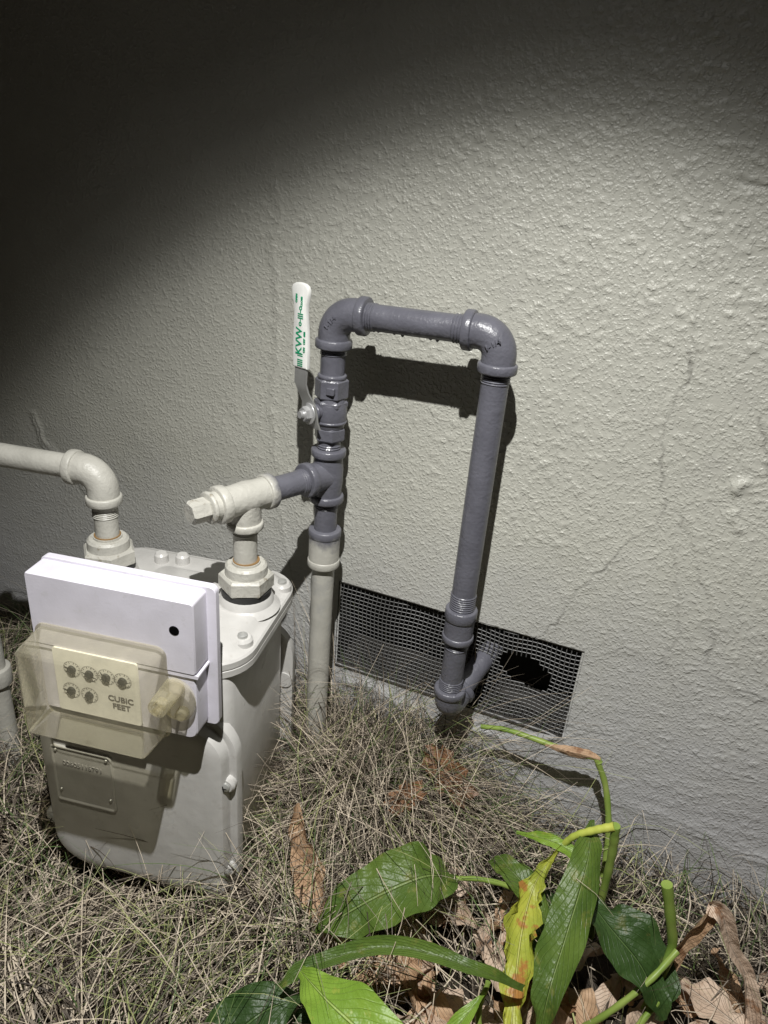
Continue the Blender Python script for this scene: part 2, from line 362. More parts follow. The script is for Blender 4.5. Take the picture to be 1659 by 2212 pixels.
p.done('lever_strap',MDSTEEL,bv)
g0=S0+V((-.012,-.010,.076))
prof=[(0,.0150),(.002,.0158),(.03,.0158),(.06,.0148),(.085,.0128),(.1,.0138),(.113,.0172),(.122,.0176),(.1275,.0150),(.1305,.0095),(.1315,.003)]
out=[(w,z) for z,w in prof]+[(-w,z) for z,w in reversed(prof)]
p=Part(); p.prism([(a,b) for a,b in out],[(.0022,-.0045),(.0006,-.0038),(0,-.002),(0,.002),(.0006,.0038),(.0022,.0045)],lambda x,z,d:g0+hx*x+hn*d+V((-.004*z/.13,0,z)))
p.done('lever_grip',MGRIP,bv)
def griptext(nm,s,size,z,xo,mat,sx=1):
    o=text(nm,s,size,(0,0,0),(0,0,0),mat,bv,.0002,1,.0003)
    L_=g0+hx*xo+hn*.0049+V((-.004*z/.13,0,z))
    X_=V((0,0,1)); Y_=-hx; Z_=hn
    o.matrix_local=Matrix.Translation(L_)@Matrix((( X_.x,Y_.x,Z_.x),(X_.y,Y_.y,Z_.y),(X_.z,Y_.z,Z_.z))).to_4x4()@Matrix.Diagonal((sx,1,1,1))
griptext('print_name','KVW',.0185,.043,-.001,MGREEN)
griptext('print_line','ON   OFF  600',.0052,.043,.0105,MGREEN)
griptext('print_side','|||| ||',.012,.014,.0,MGREEN)
griptext('print_mid','o-|||-o',.0120,.082,.0012,MGREEN)
griptext('print_top1','OPEN',.0050,.108,-.006,MGREEN); griptext('print_top2','CLOSE',.0050,.104,.005,MGREEN)

# ---------------------------------------------------------------- gas meter
A10=math.radians(10); MO=V((-.693,-.282,0)); met=empty('gas_meter',MO,A10)
p=Part(); p.prism(rrect(-.163,.163,-.165,.105,.03),[(.03,.06),(.01,.065),(0,.08),(0,.555),(.004,.562)],FZ); p.done('body',MM,met)
def pan(y,s):
    o=rrect(-.184,.180,.066,.480,(.085,.045,.075,.075),8); P=Part()
    P.prism(o,[(0,y+s*.022),(0,y+s*.006),(.0015,y+s*.003),(.004,y+s*.002),(.012,y+s*.002),(.0135,y),(.015,y-s*.010),(.019,y-s*.017),(.027,y-s*.021),(.045,y-s*.022)],FY)
    return P
p=pan(-.172,1)
scr=[(.163,.352),(.160,.150),(.045,.078),(-.100,.078),(-.172,.175),(-.168,.37)]
for x,z in scr: p.tube([(x,-.15,z),(x,-.178,z),(x,-.182,z)],[.017,.0165,.013],20)
p.done('front_pan',MM,met,28)
p=pan(.125,-1)
for x,z in ((.163,.352),(.160,.150)): p.tube([(x,.10,z),(x,.13,z)],.017,20)
p.done('back_pan',MM,met,28)
p=Part(); sl=Part()
for x,z in scr:
    p.tube([(x,-.18,z),(x,-.1855,z),(x,-.188,z)],[.0095,.009,.005],16)
    for a in (0,math.pi/2):
        a+=x*30; d=V((math.cos(a),0,math.sin(a))); n_=V((-math.sin(a),0,math.cos(a)))*.0011; c=V((x,-.1884,z))
        sl.add(([c-d*.006-n_,c+d*.006-n_,c+d*.006+n_,c-d*.006+n_],[(0,1,2,3)]))
capo=rrect(-.180,.185,-.170,.135,(.06,.07,.07,.06),8)
t=Part(); t.prism(capo,[(.006,.548),(0,.551),(0,.562),(.0015,.5635),(0,.5655),(0,.576),(.003,.579),(.012,.580),(.018,.583),(.024,.590),(.034,.594)],FZ)
for sx,ox in ((.1275,0),(-.1275,0)):
    t.tube([(sx,0,.585),(sx,0,.596),(sx,0,.606),(sx,0,.610)],[.058,.047,.0445,.042],36)
for x,y in ((-.068,.070),(-.030,.078)): t.tube([(x,y,.588),(x,y,.608),(x,y,.612)],[.0135,.0125,.009],20)
cs=[(.162,-.100),(.165,.075),(-.16,.1),(0.0,-.155)]
for x,y in cs: t.tube([(x,y,.57),(x,y,.588),(x,y,.592)],[.018,.0165,.013],20)
t.done('top_cap',MM,met,30)
for x,y in cs: p.tube([(x,y,.590),(x,y,.5965),(x,y,.598)],[.0085,.008,.005],14)
t=Part(); t.prism(rrect(-.06,.085,-.15,.055,.02),[(0,.592),(0,.596),(.003,.598)],FZ); t.done('top_plate',MM,met)
p.done('screws',MSCREW,met); sl.done('screw_slots',MBLACK,met,0)
for nm,sx,zn in (('outlet_union',.1275,.632),('inlet_union',-.1275,.632)):
    t=Part(); t.tube([(sx,0,.604),(sx,0,.614)],.039); t.hexn((sx,0,.634),Zv,.0465,.030,.35 if sx>0 else .1,.004)
    t.tube([(sx,0,.648),(sx,0,.664),(sx,0,.668)],[.036,.035,.031]); t.tube([(sx,0,.668),(sx,0,.672)],.024)
    t.done(nm,MGD,met)
    t=Part(); t.tube([(sx,0,.610),(sx,0,.620)],.0425); t.done(nm+'_gasket',MGASK,met)
    t=Part(); t.tube([(sx,0,.6695),(sx,0,.6735)],.0225); t.done(nm+'_rust_ring',MRUST,met)
t=Part(); t.prism(rrect(-.143,-.030,.246,.372,.008),[(0,-.192),(0,-.1965),(.001,-.1980),(.003,-.1980),(.0042,-.1965),(.005,-.1955)],FY); t.done('badge_plate',MM,met,28)
text('badge_number','00605116791',.0135,(-.086,-.1962,.335),(math.pi/2,0,0),MEMB,met,.0007)
t=Part()
for x,z in ((-.133,.362),(-.040,.362),(-.133,.272),(-.04,.272)): t.tube([(x,-.196,z),(x,-.1985,z)],[.0035,.0025],10)
t.done('badge_rivets',MSCREW,met)
t=Part(); t.prism(rrect(-.09,.14,.52,.60,.01),[(0,-.13),(0,-.205)],FY); t.done('index_mount',MM,met)
t=Part(); t.prism(rrect(-.103,.166,.499,.742,.010),[(.001,-.190),(0,-.191),(0,-.201),(.001,-.202)],FY)
t.prism(rrect(-.103,.152,.616,.737,.006),[(0,-.20),(.001,-.238),(.0025,-.2405)],FY)
t.prism(rrect(-.101,.149,.496,.611,(.006,.016,.004,.004)),[(0,-.20),(.001,-.2345),(.003,-.237)],FY)
t.prism(rrect(-.104,.154,.6105,.6165,.002),[(0,-.20),(0,-.2395)],FY)
t.done('reading_module',MBOX,met,28)
t=Part(); t.tube([(.122,-.2406,.688),(.122,-.2411,.688)],.0075,20); t.done('module_hole',MHOLE,met)
t=Part(); t.prism(rrect(-.072,.062,.505,.618,.004),[(0,-.240),(0,-.2435)],FY); t.done('dial_plate',MDIAL,met)
pk=Part(); ik=Part()
dials=[(-.043,.585,2.6),(-.015,.583,-.3),(.012,.584,2.2),(.038,.583,.1),(-.048,.545,2.9),(-.019,.543,1.3)]
for x,z,a in dials:
    pk.tube([(x,-.2436,z),(x,-.2475,z),(x,-.2485,z)],[.0066,.006,.003],16)
    c=V((x,-.2472,z)); d=V((math.cos(a),0,math.sin(a))); n_=V((-math.sin(a),0,math.cos(a)))*.0034
    pk.add(([c-n_,c+d*.0135,c+n_,c-d*.010],[(0,1,2,3)]))
    for k in range(20):
        t0=2*math.pi*k/20; r0=.0128; r1=.0118 if k%2 else .0098
        e1=V((math.cos(t0),0,math.sin(t0))); w=V((-math.sin(t0),0,math.cos(t0)))*.0007; cc=V((x,-.2438,z))
        ik.add(([cc+e1*r1-w,cc+e1*r0-w,cc+e1*r0+w,cc+e1*r1+w],[(0,1,2,3)]))
    for k in range(24):
        t0=2*math.pi*k/24;t1=2*math.pi*(k+1)/24; cc=V((x,-.2437,z))
        ik.add(([cc+V((math.cos(q_),0,math.sin(q_)))*r_ for q_,r_ in ((t0,.0132),(t1,.0132),(t1,.0138),(t0,.0138))],[(0,1,2,3)]))
pk.done('dial_pointers',MBLACK,met); ik.done('dial_marks',MINK,met,0)
text('dial_text','CUBIC\nFEET',.0140,(.032,-.2440,.540),(math.pi/2,0,0),MINK,met,.0002,1,.0003)
t=Part()
def shell(o,levels):
    n=len(o); P=[V(a) for a in o]; vs=[];fs=[]
    nr=[]
    for i in range(n):
        tt=(P[(i+1)%n]-P[i-1]).normalized(); nr.append(V((-tt.y,tt.x)))
    for ins,d in levels:
        for i in range(n): qq=P[i]+nr[i]*ins; vs.append(FY(qq.x,qq.y,d))
    for l in range(len(levels)-1):
        for i in range(n): a=l*n+i;b=l*n+(i+1)%n; fs.append((a,b,b+n,a+n))
    fs.append(tuple((len(levels)-1)*n+i for i in range(n))); return vs,fs
t.add(shell(rrect(-.092,.104,.496,.652,.012),[(-.004,-.239),(-.004,-.243),(0,-.2435),(.004,-.292),(.006,-.299),(.010,-.302)]))
ear=[(.122+.028*math.cos(a),.570+.036*math.sin(a)) for a in [2*math.pi*i/28 for i in range(28)]]
t.add(shell(ear,[(0,-.2405),(0,-.2455),(.002,-.2475)]))
t.tube([(.118,-.24,.592),(.118,-.285,.592),(.118,-.292,.592),(.118,-.292,.592),(.118,-.275,.592)],[.0155,.0145,.0135,.009,.008],24,caps=False)
t.tube([(.130,-.24,.550),(.130,-.253,.550),(.130,-.255,.550)],[.009,.0085,.007],20)
t.done('clear_cover',MCLR,met,30)

# ---------------------------------------------------------------- inlet pipe
inp=empty('gas_inlet_pipe')
LXw=V((math.cos(A10),math.sin(A10),0)); I1=MO-LXw*.1275
p=Part(); p.tube([I1+Zv*.655,I1+Zv*.735],.0198); p.threads(I1+Zv*.722,I1+Zv*.708,.0203,4); p.done('inlet_nipple',MG,inp)
ic=I1+Zv*.790; il=-LXw
p=Part(); p.tube(arc(ic,(0,0,-1),il,.052,.034),[.0262]*15); p.collar(ic-Zv*.050,Zv,.0300,.015); p.collar(ic+il*.050,il,.0300,.015); p.done('inlet_elbow',MG,inp)
p=Part(); p.tube([ic+il*.04,ic+il*.26],.0205); p.done('inlet_horizontal_pipe',MG,inp)
sc=ic+il*.284
p=Part(); p.tube(arc(sc,-il,(0,0,-1),.052,.034),[.0262]*15); p.collar(sc+LXw*.05,LXw,.03,.015); p.collar(sc-Zv*.05,Zv,.03,.015)
p.tube([sc-Zv*.04,V((sc.x,sc.y,0))],.0205); p.collar((sc.x,sc.y,.62),Zv,.029,.05); p.collar((sc.x,sc.y,.50),Zv,.03,.012); p.collar((sc.x,sc.y,.30),Zv,.029,.04); p.done('service_riser',MG,inp)

# ---------------------------------------------------------------- ground
m,nt,b=nmat('soil'); MSOIL=m; co=N(nt,'ShaderNodeNewGeometry').outputs['Position']
c=mixc(nt,ramp(nt,noise(nt,co,18,6,.7),.35,.65),(.028,.020,.014),(.08,.062,.042)); nt.links.new(c,b.inputs['Base Color']); b.inputs['Roughness'].default_value=.95
bump(nt,b,noise(nt,co,60,5,.7),.02)
vs=[];fs=[]
gx=[-30,-12,-5,-3]+[(-2.4+.04*i) for i in range(90)]+[1.5,3,8,30]; gy=[-40,-15,-6,-3]+[-2+.04*i for i in range(50)]+[.0,.2]
for y in gy:
    for x in gx:
        z=0
        if -2.5<x<1.3 and -2.1<y<0: z=.016*math.sin(x*9.1+y*4)*math.sin(y*11+x*2)+random.uniform(0,.012)
        vs.append((x,y,z))
W=len(gx)
for j in range(len(gy)-1):
    for i in range(W-1): fs.append((j*W+i,j*W+i+1,(j+1)*W+i+1,(j+1)*W+i))
mk('ground',vs,fs,MSOIL)

# ---------------------------------------------------------------- grass
def gm(name,a,b_,rough=.6,tl=.0):
    m,nt,b=nmat(name); co=N(nt,'ShaderNodeNewGeometry').outputs['Position']
    c=mixc(nt,ramp(nt,noise(nt,co,22,1),.3,.7),a,b_); nt.links.new(c,b.inputs['Base Color']); b.inputs['Roughness'].default_value=rough
    b.inputs['Specular IOR Level'].default_value=.3
    return m
GM=[gm('straw',(.62,.535,.42),(.38,.315,.235)),gm('grey_straw',(.23,.195,.155),(.12,.10,.078)),gm('green_blade',(.11,.16,.055),(.05,.085,.025)),gm('dark_thatch',(.035,.027,.02),(.07,.052,.037)),gm('yellow_green',(.38,.38,.17),(.22,.26,.10))]
vs=[];fs=[];mi=[]
def blade(b,az,L,rise,droop,w,mat,K=6,curl=0):
    global vs,fs,mi
    p_=V(b); th=rise; o=len(vs); a=az; seg=L/K
    for k in range(K+1):
        wd=w*(1-.85*(k/K)**1.5)/2
        d=V((math.cos(a)*math.cos(th),math.sin(a)*math.cos(th),math.sin(th)))
        sdv_=V((-math.sin(a),math.cos(a),.35*math.sin(k+az*7))).normalized()
        vs.append(p_-sdv_*wd); vs.append(p_+sdv_*wd)
        p_=p_+d*seg; th-=droop/K; a+=curl/K
        if p_.z<.006: p_.z=.006+random.random()*.01; th=max(th,.05)
        if p_.y>-.006: p_.y=-.006-random.random()*.004; a=-a
    for k in range(K):
        i=o+2*k; fs.append((i,i+1,i+3,i+2)); mi.append(mat)
cA,sA=math.cos(-A10),math.sin(-A10)
def mloc(x,y):
    dx,dy=x-MO.x,y-MO.y; return dx*cA-dy*sA, dx*sA+dy*cA
def inmeter(x,y,mrg=0):
    lx,ly=mloc(x,y)
    return -.19-mrg<lx<.185+mrg and -.20-mrg<ly<.15+mrg
def choose(ws): return random.choices(range(5),ws)[0]
R=random.uniform
from mathutils import noise as mn
def clump(x,y):
    v=.5+.75*mn.noise(V((x*8,y*8,3)))+.35*mn.noise(V((x*19,y*19,7)))
    return min(1,max(0,v))
n=0
while n<15500:
    x=R(-1.9,.75); y=-1.15*random.random()**.9
    if inmeter(x,y): continue
    lx,ly=mloc(x,y); front=-.24<lx<.24 and -.42<ly<=-.20
    c_=clump(x,y)
    if random.random()>.25+1.1*c_: continue
    if x>.0 and y>-.35 and random.random()>.22: continue
    if x>-.18 and y<-.2 and random.random()>.14: continue
    if x>-.30 and y<-.38 and random.random()>.4: continue
    n+=1
    t=random.random(); k_=.35 if front else 1
    az=R(0,6.28) if random.random()<.35 else random.gauss(2.2+3*mn.noise(V((x*4,y*4,11))),.45)
    if t<.46: blade((x,y,(R(.0,.03)+.08*c_)*k_),az,R(.10,.36),R(-.1,.5)*k_,R(.1,.9),R(.0014,.0036),choose((4.5,4.5,.5,4.5,.5)),7,R(-1.6,1.6))
    elif t<.80: blade((x,y,R(.0,.05)*k_),az,(R(.08,.20)+.12*c_)*(.5+.5*k_),R(.5,1.4)*k_,R(.8,2.6),R(.0014,.0036),choose((4.5,4.5,1.0,3.5,.8)),6,R(-1.5,1.5))
    else: blade((x,y,0),az,(R(.12,.26)+.20*c_)*(.4+.6*k_),R(.9,1.5)*(.3+.7*k_),R(.5,2.4),R(.0014,.0032),choose((4,2,2.4,.5,1.5)),8,R(-1,1))
for i in range(3200):
    x=random.gauss(-.38,.11); y=-abs(random.gauss(0,.14))-.02
    if x>-.10 or inmeter(x,y): continue
    blade((x,y,R(0,.08)),R(0,6.28),R(.18,.44),R(.7,1.5),R(.8,2.8),R(.0014,.0030),choose((5,4,1.0,3.2,.8)),8,R(-1.6,1.6))
for i in range(700):
    x=random.gauss(-.40,.08); y=R(-.18,-.03)
    if x<-.56 or inmeter(x,y): continue
    blade((x,y,.02),R(-.5,3.6),R(.34,.62),R(1.0,1.5),R(.3,2.6),R(.0011,.0024),choose((6,3,1.6,1.5,1)),10,R(-1,1))
for i in range(1000):
    a=R(-1.2,3.6); x=MO.x+random.gauss(0,.03)+.26*math.cos(a); y=MO.y+.24*math.sin(a)+random.gauss(0,.03)
    if inmeter(x,y) or y>-.02: continue
    blade((x,y,0),R(0,6.28),R(.12,.32),R(.7,1.5),R(.5,2.4),R(.0013,.003),choose((5,3,1.6,1.5,1.2)),8,R(-1.2,1.2))
for i in range(90):
    lx=R(-.26,.2); x=MO.x+lx*math.cos(A10)+.25*math.sin(A10); y=MO.y+lx*math.sin(A10)-R(.22,.30)
    blade((x,y,0),R(0,6.28),R(.12,.26),R(.9,1.5),R(.5,2.2),R(.0012,.0022),choose((5,1,1.5,0,2)),9,R(-1,1))
for i in range(420):
    x=R(-.2,.6); y=R(-.22,-.02)
    blade((x,y,.01),R(0,6.28),R(.12,.36),R(.5,1.4),R(.4,2.2),R(.001,.0020),choose((4,4,1.5,1.5,1)),9,R(-1.5,1.5))
for i in range(1100):
    x=R(-1.8,-.93); y=R(-.5,-.02)
    if inmeter(x,y): continue
    blade((x,y,0),R(0,6.28),R(.14,.34),R(.8,1.5),R(.5,2),R(.0015,.003),choose((3,1,4,.3,1)),7,R(-1,1))
for i in range(160):
    x=R(-.70,-.25); y=R(-.65,-.40)
    if inmeter(x,y,.04): continue
    blade((x,y,.03),R(0,6.28),R(.2,.36),R(.8,1.4),R(.8,2.2),R(.0012,.002),choose((3,0,2,0,5)),10,R(-1,1))
mk('dry_grass',vs,fs,None,None,0,GM,mi)

# ---------------------------------------------------------------- leaves
def leafmat(name,a,b_,vein,rough=.3,tr=.25,spots=None,vb=.0015,coat=.0,sp0=.54):
    m,nt,b=nmat(name); uv=N(nt,'ShaderNodeUVMap').outputs[0]; co=N(nt,'ShaderNodeNewGeometry').outputs['Position']
    sp=N(nt,'ShaderNodeSeparateXYZ'); nt.links.new(uv,sp.inputs[0]); u,v=sp.outputs[0],sp.outputs[1]
    av=math_(nt,'ABSOLUTE',math_(nt,'SUBTRACT',v,.5))
    ph=math_(nt,'ADD',math_(nt,'SUBTRACT',math_(nt,'MULTIPLY',u,13),math_(nt,'MULTIPLY',av,8)),math_(nt,'MULTIPLY',noise(nt,co,20,1),.9))
    fr=math_(nt,'ABSOLUTE',math_(nt,'SUBTRACT',math_(nt,'FRACT',ph),.5))
    vn=ramp(nt,fr,.09,.0); mid=ramp(nt,av,.03,.012); vv=math_(nt,'MAXIMUM',math_(nt,'MULTIPLY',vn,.18),mid)
    c=mixc(nt,ramp(nt,noise(nt,co,15,4,.6),.3,.7),a,b_); c=mixc(nt,vv,c,vein)
    if spots: c=mixc(nt,ramp(nt,noise(nt,co,28,4,.65),sp0,sp0+.08),c,spots)
    nt.links.new(c,b.inputs['Base Color']); b.inputs['Roughness'].default_value=rough; b.inputs['Coat Weight'].default_value=coat
    b.inputs['Specular IOR Level'].default_value=.4
    bump(nt,b,math_(nt,'ADD',vv,math_(nt,'MULTIPLY',noise(nt,co,45,3,.6),1.2)),vb)
    t=N(nt,'ShaderNodeBsdfTranslucent'); nt.links.new(c,t.inputs[0]); mx=N(nt,'ShaderNodeMixShader'); mx.inputs[0].default_value=tr
    o=nt.nodes['Material Output']; nt.links.new(b.outputs[0],mx.inputs[1]); nt.links.new(t.outputs[0],mx.inputs[2]); nt.links.new(mx.outputs[0],o.inputs[0])
    return m
LG=leafmat('green_leaf',(.115,.18,.03),(.065,.12,.022),(.18,.26,.07),.42,.25,(.16,.19,.04),.0035,0,.58)
LD=leafmat('dark_green_leaf',(.048,.095,.022),(.03,.065,.016),(.08,.14,.04),.44,.25,(.09,.11,.03),.0035,0,.60)
LB=leafmat('bright_leaf',(.25,.39,.05),(.17,.30,.035),(.35,.48,.12),.42,.25,(.32,.38,.06),.003,0,.60)
LY_=leafmat('yellowing_leaf',(.48,.49,.06),(.30,.36,.05),(.55,.56,.15),.45,.25,(.42,.20,.05),.003,0,.55)
LT=leafmat('tan_dead_leaf',(.60,.41,.26),(.42,.26,.15),(.62,.47,.31),.6,.15,(.28,.15,.08),.005)
LT2=leafmat('pale_dead_leaf',(.68,.54,.42),(.50,.36,.26),(.7,.57,.45),.6,.15,(.34,.2,.12),.005,0,.58)
LBR=leafmat('brown_leaf',(.25,.13,.065),(.16,.08,.04),(.32,.19,.11),.5,.1,None,.003)
def spline(pts,n):
    P=[V(p) for p in pts]; P=[P[0]*2-P[1]]+P+[P[-1]*2-P[-2]]; out=[]; m=len(P)-3
    for i in range(n+1):
        t=i/n*m; k=min(int(t),m-1); t-=k; a,b,c,d=P[k:k+4]
        out.append(.5*((2*b)+(c-a)*t+(2*a-5*b+4*c-d)*t*t+(3*b-a-3*c+d)*t**3))
    return out
def leaf(name,mid,wid,mat,nrm,parent,fold=.25,wave=.006,twist=0,n=26,m=10,ragged=0,seed=0):
    rr=random.Random(seed); pts=spline(mid,n); W_=len(wid)-1; vs=[];uv=[];fs=[]
    nrm=V(nrm).normalized(); ph=rr.uniform(0,6)
    for i,p_ in enumerate(pts):
        t=i/n; k=min(int(t*W_),W_-1); f=t*W_-k; f=f*f*(3-2*f); w=wid[k]*(1-f)+wid[k+1]*f
        tan=(pts[min(n,i+1)]-pts[max(0,i-1)]).normalized(); nn=(nrm-tan*nrm.dot(tan)).normalized()
        if twist: nn=Matrix.Rotation(twist*t,3,tan)@nn
        s=tan.cross(nn)
        for j in range(m+1):
            v=j/m*2-1; ww=w
            if ragged: ww*=1-ragged*abs(math.sin(t*17+ph+v))*rr.uniform(.4,1)*(abs(v)>.7)
            z=fold*w*abs(v)**1.3+wave*math.sin(t*13+ph+(2 if v>0 else 0))*abs(v)**2+wave*.5*math.sin(t*31+v*3+ph)*abs(v)
            vs.append(p_+s*v*ww+nn*z); uv.append((t,j/m))
    for i in range(n):
        for j in range(m): a=i*(m+1)+j; fs.append((a,a+1,a+m+2,a+m+1))
    me=bpy.data.meshes.new(name); me.from_pydata([tuple(q_) for q_ in vs],[],fs); me.materials.append(mat)
    ul=me.uv_layers.new(name='UVMap')
    for l in me.loops: ul.data[l.index].uv=uv[l.vertex_index]
    me.polygons.foreach_set('use_smooth',[True]*len(fs)); me.update()
    o=bpy.data.objects.new(name,me); link(o); o.parent=parent; return o
def stem(name,pts,r,mat,parent,n=24):
    P=spline(pts,n)
    if hasattr(r,'__len__'): rr_=[r[0]+(r[1]-r[0])*i/n for i in range(n+1)]
    else: rr_=[r]*(n+1)
    rr_=[a*(1+.07*math.sin(i*1.9)) for i,a in enumerate(rr_)]
    q=Part(); q.tube(P,rr_,12); return q.done(name,mat,parent,60)
MSTG=gm('green_stem',(.15,.24,.04),(.26,.33,.08),.4); MSTY=gm('yellow_stem',(.48,.50,.10),(.36,.43,.07),.4)
pl=empty('leafy_plant')
leaf('leaf_a',[(-.125,-.300,.19),(-.17,-.345,.222),(-.235,-.405,.205),(-.31,-.465,.15)],[.006,.036,.052,.054,.042,.004],LG,(.15,-.3,1),pl,.22,.011,seed=1)
stem('petiole_a',[(-.125,-.300,.19),(-.08,-.29,.20),(-.02,-.27,.18),(.04,-.25,.1),(.06,-.23,.0)],(.004,.006),MSTG,pl)
leaf('leaf_b',[(.020,-.455,.22),(-.05,-.485,.262),(-.168,-.505,.262),(-.27,-.565,.235),(-.30,-.60,.215)],[.004,.010,.012,.013,.011,.003],LG,(.1,-.2,1),pl,.6,.003,seed=2)
leaf('leaf_c',[(-.27,-.575,.18),(-.32,-.62,.17),(-.36,-.69,.13),(-.37,-.78,.06)],[.006,.034,.048,.042,.01],LD,(-.1,-.3,1),pl,.2,.008,seed=3)
leaf('leaf_c2',[(-.24,-.56,.15),(-.27,-.62,.12),(-.29,-.70,.08),(-.28,-.80,.05)],[.006,.04,.05,.04,.01],LD,(0,-.3,1),pl,.2,.006,seed=13)
leaf('leaf_d',[(-.275,-.585,.25),(-.22,-.615,.27),(-.14,-.64,.27),(-.05,-.67,.24)],[.006,.026,.042,.042,.026],LB,(0.15,-.3,1),pl,.25,.006,seed=4)
leaf('leaf_e',[(.068,-.165,.29),(.074,-.24,.27),(.066,-.34,.225),(.058,-.42,.20),(.058,-.46,.15)],[.004,.022,.034,.032,.024,.008],LG,(-.35,-.5,1),pl,.45,.007,seed=5)
leaf('leaf_f',[(.030,-.203,.244),(.012,-.245,.235),(.000,-.278,.205),(.000,-.35,.185),(.012,-.44,.165),(.026,-.52,.12)],[.003,.006,.016,.026,.033,.030,.018,.004],LY_,(.0,-.6,.8),pl,.35,.009,0,40,10,.55,seed=6)
leaf('leaf_g',[(.085,-.235,.19),(.13,-.28,.195),(.19,-.31,.17),(.235,-.335,.11)],[.008,.032,.042,.030,.006],LD,(.2,-.3,1),pl,.25,.010,seed=7)
leaf('leaf_g2',[(.10,-.23,.13),(.16,-.24,.16),(.215,-.27,.14),(.24,-.31,.09)],[.008,.03,.04,.03,.006],LD,(.3,-.1,1),pl,.3,.008,seed=17)
leaf('leaf_h',[(.045,-.300,.16),(.0,-.275,.19),(-.045,-.25,.200),(-.085,-.235,.18)],[.004,.018,.026,.018,.003],LG,(-.2,-.2,1),pl,.3,.005,seed=8)
leaf('leaf_i',[(.02,-.19,.11),(.03,-.24,.13),(.03,-.31,.12),(.02,-.36,.09)],[.006,.03,.04,.035,.006],LD,(-.2,-.3,1),pl,.3,.006,seed=9)
leaf('leaf_j',[(-.05,-.20,.235),(.02,-.205,.25),(.08,-.22,.24)],[.003,.010,.012,.004],LB,(0,-.4,1),pl,.3,.003,seed=10)
stem('stem_a',[(.02,-.52,.05),(-.03,-.47,.13),(-.03,-.44,.18)],(.006,.004),MSTG,pl)
leaf('leaf_k',[(-.03,-.47,.20),(-.06,-.53,.17),(-.10,-.60,.12),(-.14,-.66,.05)],[.003,.012,.012,.010,.004],LB,(-.3,-.3,1),pl,.4,.002,seed=11)
stem('tall_stalk',[(.055,-.062,.331),(.083,-.065,.275),(.108,-.09,.19),(.118,-.12,.10),(.125,-.13,.0)],(.0055,.007),MSTG,pl)
stem('stalk_top',[(-.165,-.06,.317),(-.12,-.058,.327),(-.066,-.06,.330),(0,-.06,.328),(.050,-.06,.333),(.060,-.062,.326)],(.0045,.0065),MSTG,pl)
leaf('stalk_sheath',[(-.04,-.066,.331),(.0,-.069,.334),(.035,-.068,.337),(.06,-.066,.336)],[.003,.009,.010,.004],LT,(0,-1,.8),pl,-.9,.002,.5,seed=70)
stem('bent_stalk',[(.028,-.2,.239),(.045,-.20,.275),(.075,-.195,.300),(.102,-.19,.317)],(.005,.0075),MSTY,pl)
stem('bent_stalk_lower',[(.104,-.188,.318),(.112,-.185,.25),(.118,-.18,.12),(.12,-.17,.0)],(.008,.006),MSTG,pl)
stem('green_stem_a',[(.193,-.25,.299),(.215,-.25,.23),(.232,-.25,.165),(.222,-.285,.11),(.205,-.33,.05),(.2,-.35,0)],(.009,.006),MSTG,pl)
stem('green_stem_b',[(.11,-.36,.02),(.15,-.36,.10),(.20,-.32,.16),(.235,-.27,.19)],(.005,.005),MSTG,pl)
stem('green_stem_c',[(.16,-.42,.0),(.19,-.37,.08),(.23,-.31,.14)],(.005,.005),MSTG,pl)
leaf('dry_stem_a',[(.225,-.27,.02),(.231,-.25,.104),(.245,-.25,.2),(.262,-.25,.290)],[.010,.013,.011,.012],LT,(.1,-1,.3),pl,1.0,.003,.4,seed=60)
leaf('dry_stem_b',[(.256,-.25,.292),(.275,-.252,.288),(.305,-.25,.225),(.342,-.25,.169),(.37,-.27,.07)],[.012,.013,.010,.012,.014],LT2,(.2,-1,.3),pl,1.0,.004,-.5,seed=61)
dl=empty('fallen_leaves')
leaf('upright_dead_leaf',[(-.413,-.345,.270),(-.395,-.36,.205),(-.36,-.375,.15),(-.31,-.42,.125),(-.25,-.46,.10)],[.004,.018,.028,.032,.026,.006],LT,(.3,-1,.5),dl,.5,.008,.5,seed=20)
specs=[(-.16,-.374,.07),(-.112,-.256,.07),(-.06,-.30,.07),(-.134,-.446,.06),(-.014,-.429,.06),(.05,-.36,.05),(.110,-.40,.06),(.20,-.40,.05),(.288,-.24,.05),(.345,-.20,.05),(.38,-.30,.06),(-.19,-.41,.07),(-.22,-.50,.05),(-.08,-.50,.05),(-.02,-.56,.05),(.08,-.52,.04),(.27,-.34,.06),(.43,-.16,.04),(-.30,-.36,.10),(-.02,-.33,.06),(-.16,-.56,.05),(.16,-.30,.05),(.33,-.38,.05)]
specs+=[(R(-.25,.45),R(-.6,-.22),R(.04,.09)) for _ in range(44)]
for i,(x,y,z) in enumerate(specs):
    a=R(0,6.28); L=R(.08,.16); d=V((math.cos(a),math.sin(a),0)); b0_=V((x,y,z))
    w=R(.016,.038)
    leaf('dead_leaf_%d'%i,[b0_-d*L/2+V((0,0,R(-.01,.03))),b0_-d*L/6+V((0,0,R(0,.025))),b0_+d*L/5+V((0,0,R(0,.03))),b0_+d*L/2+V((0,0,R(-.02,.05)))],[.004,w*.8,w,w*.7,.003],random.choice([LT,LT2,LT2,LT]),(R(-.6,.6),R(-.6,.6),1),dl,R(-.8,1.0),.010,R(-1.4,1.4),seed=30+i)
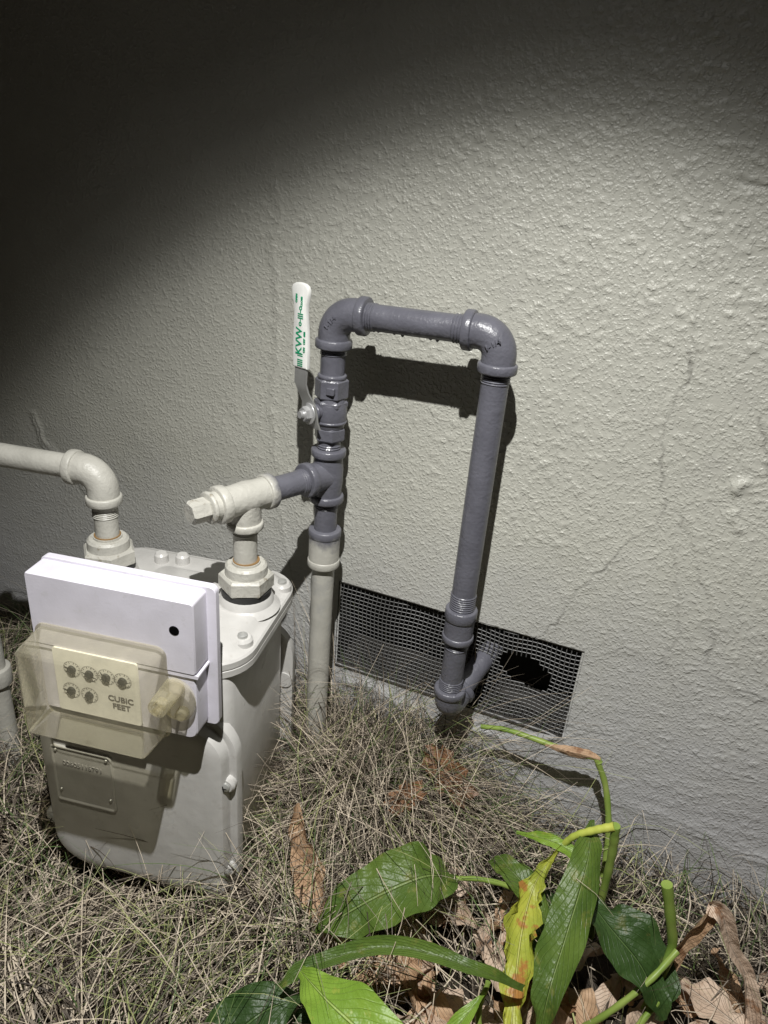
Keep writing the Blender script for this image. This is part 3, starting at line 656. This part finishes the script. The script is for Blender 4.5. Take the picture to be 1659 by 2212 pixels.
def oak(name,c,size,ang,mat,parent,tilt):
    vs=[V((0,0,0))];n=96
    for i in range(n):
        a=2*math.pi*i/n; r=.55+.28*math.cos(a)**2+.30*abs(math.sin(a*3.5+.3))**.7-.12*abs(math.sin(a*8))
        if abs(a-math.pi)<.12: r=.5
        x=r*math.cos(a); y=.72*r*math.sin(a); vs.append(V((x,y,.16*math.sin(x*3)+.22*y*y+.05*math.sin(9*a))))
    M_=Matrix.Translation(c)@tilt.to_4x4()@Matrix.Rotation(ang,4,'Z')@Matrix.Scale(size,4)
    fs_=[(0,i+1,(i+1)%n+1) for i in range(n)]
    o=mk(name,[M_@v_ for v_ in vs],fs_,mat,parent,60)
    me=o.data; ul=me.uv_layers.new(name='UVMap')
    for l in me.loops: v_=vs[l.vertex_index]; ul.data[l.index].uv=(v_.x*.5+.5,v_.y*.5+.5)
    return o
tl_=Matrix.Rotation(math.radians(62),3,'X')
oak('oak_leaf_a',V((-.205,-.115,.225)),.068,-.5,LBR,dl,tl_)
oak('oak_leaf_b',V((-.265,-.19,.205)),.045,.8,LBR,dl,Matrix.Rotation(math.radians(35),3,'X'))

# ---------------------------------------------------------------- light / world / camera
w=bpy.data.worlds.new('World'); SC.world=w; w.use_nodes=True
bg=w.node_tree.nodes['Background']; bg.inputs[0].default_value=(1.0,.80,.62,1); bg.inputs[1].default_value=.010
ld=bpy.data.lights.new('flashlight','SPOT'); ld.energy=94; ld.color=(1,.99,.96); ld.spot_size=math.radians(160); ld.spot_blend=.3; ld.shadow_soft_size=.010
ld.use_nodes=True; nt=ld.node_tree; em=nt.nodes['Emission']
tc=N(nt,'ShaderNodeTexCoord'); sx_=N(nt,'ShaderNodeSeparateXYZ'); nt.links.new(tc.outputs['Normal'],sx_.inputs[0])
az_=math_(nt,'ABSOLUTE',sx_.outputs[2])
cr=N(nt,'ShaderNodeValToRGB'); nt.links.new(az_,cr.inputs[0]); cr.color_ramp.interpolation='LINEAR'
prof=[(.45,.005),(.62,.014),(.675,.033),(.70,.075),(.718,.16),(.735,.37),(.757,.72),(.785,1.05),(.82,1.33),(.855,1.62),(.89,1.95),(.93,2.2),(.97,2.3)]
els=cr.color_ramp.elements
while len(els)>1: els.remove(els[-1])
els[0].position=prof[0][0]; els[0].color=(prof[0][1]/2.4,)*3+(1,)
for a,v in prof[1:]:
    e_=els.new(a); v/=2.4; e_.color=(v,v,v,1)
nt.links.new(math_(nt,'MULTIPLY',cr.outputs[0],2.4),em.inputs['Strength'])
lo=link(bpy.data.objects.new('flashlight',ld)); lo.location=(-.15,-1.0,2.12)
lo.rotation_euler=V((-.01,.16,-1)).to_track_quat('-Z','Y').to_euler()
cam=bpy.data.cameras.new('camera'); cam.sensor_fit='VERTICAL'; cam.sensor_height=24; cam.lens=24*1534/2212; cam.clip_start=.02; cam.clip_end=200
cobj=link(bpy.data.objects.new('camera',cam))
cx=V((.92151,.38055,.07747)); cy=V((-.22835,.36960,.90069)); cz=V((.31412,-.84769,.42749))
cobj.matrix_world=Matrix(((cx.x,cy.x,cz.x,0),(cx.y,cy.y,cz.y,-1.15),(cx.z,cy.z,cz.z,1.27),(0,0,0,1)))
SC.camera=cobj
SC.view_settings.view_transform='Standard'; SC.view_settings.look='None'; SC.view_settings.exposure=0
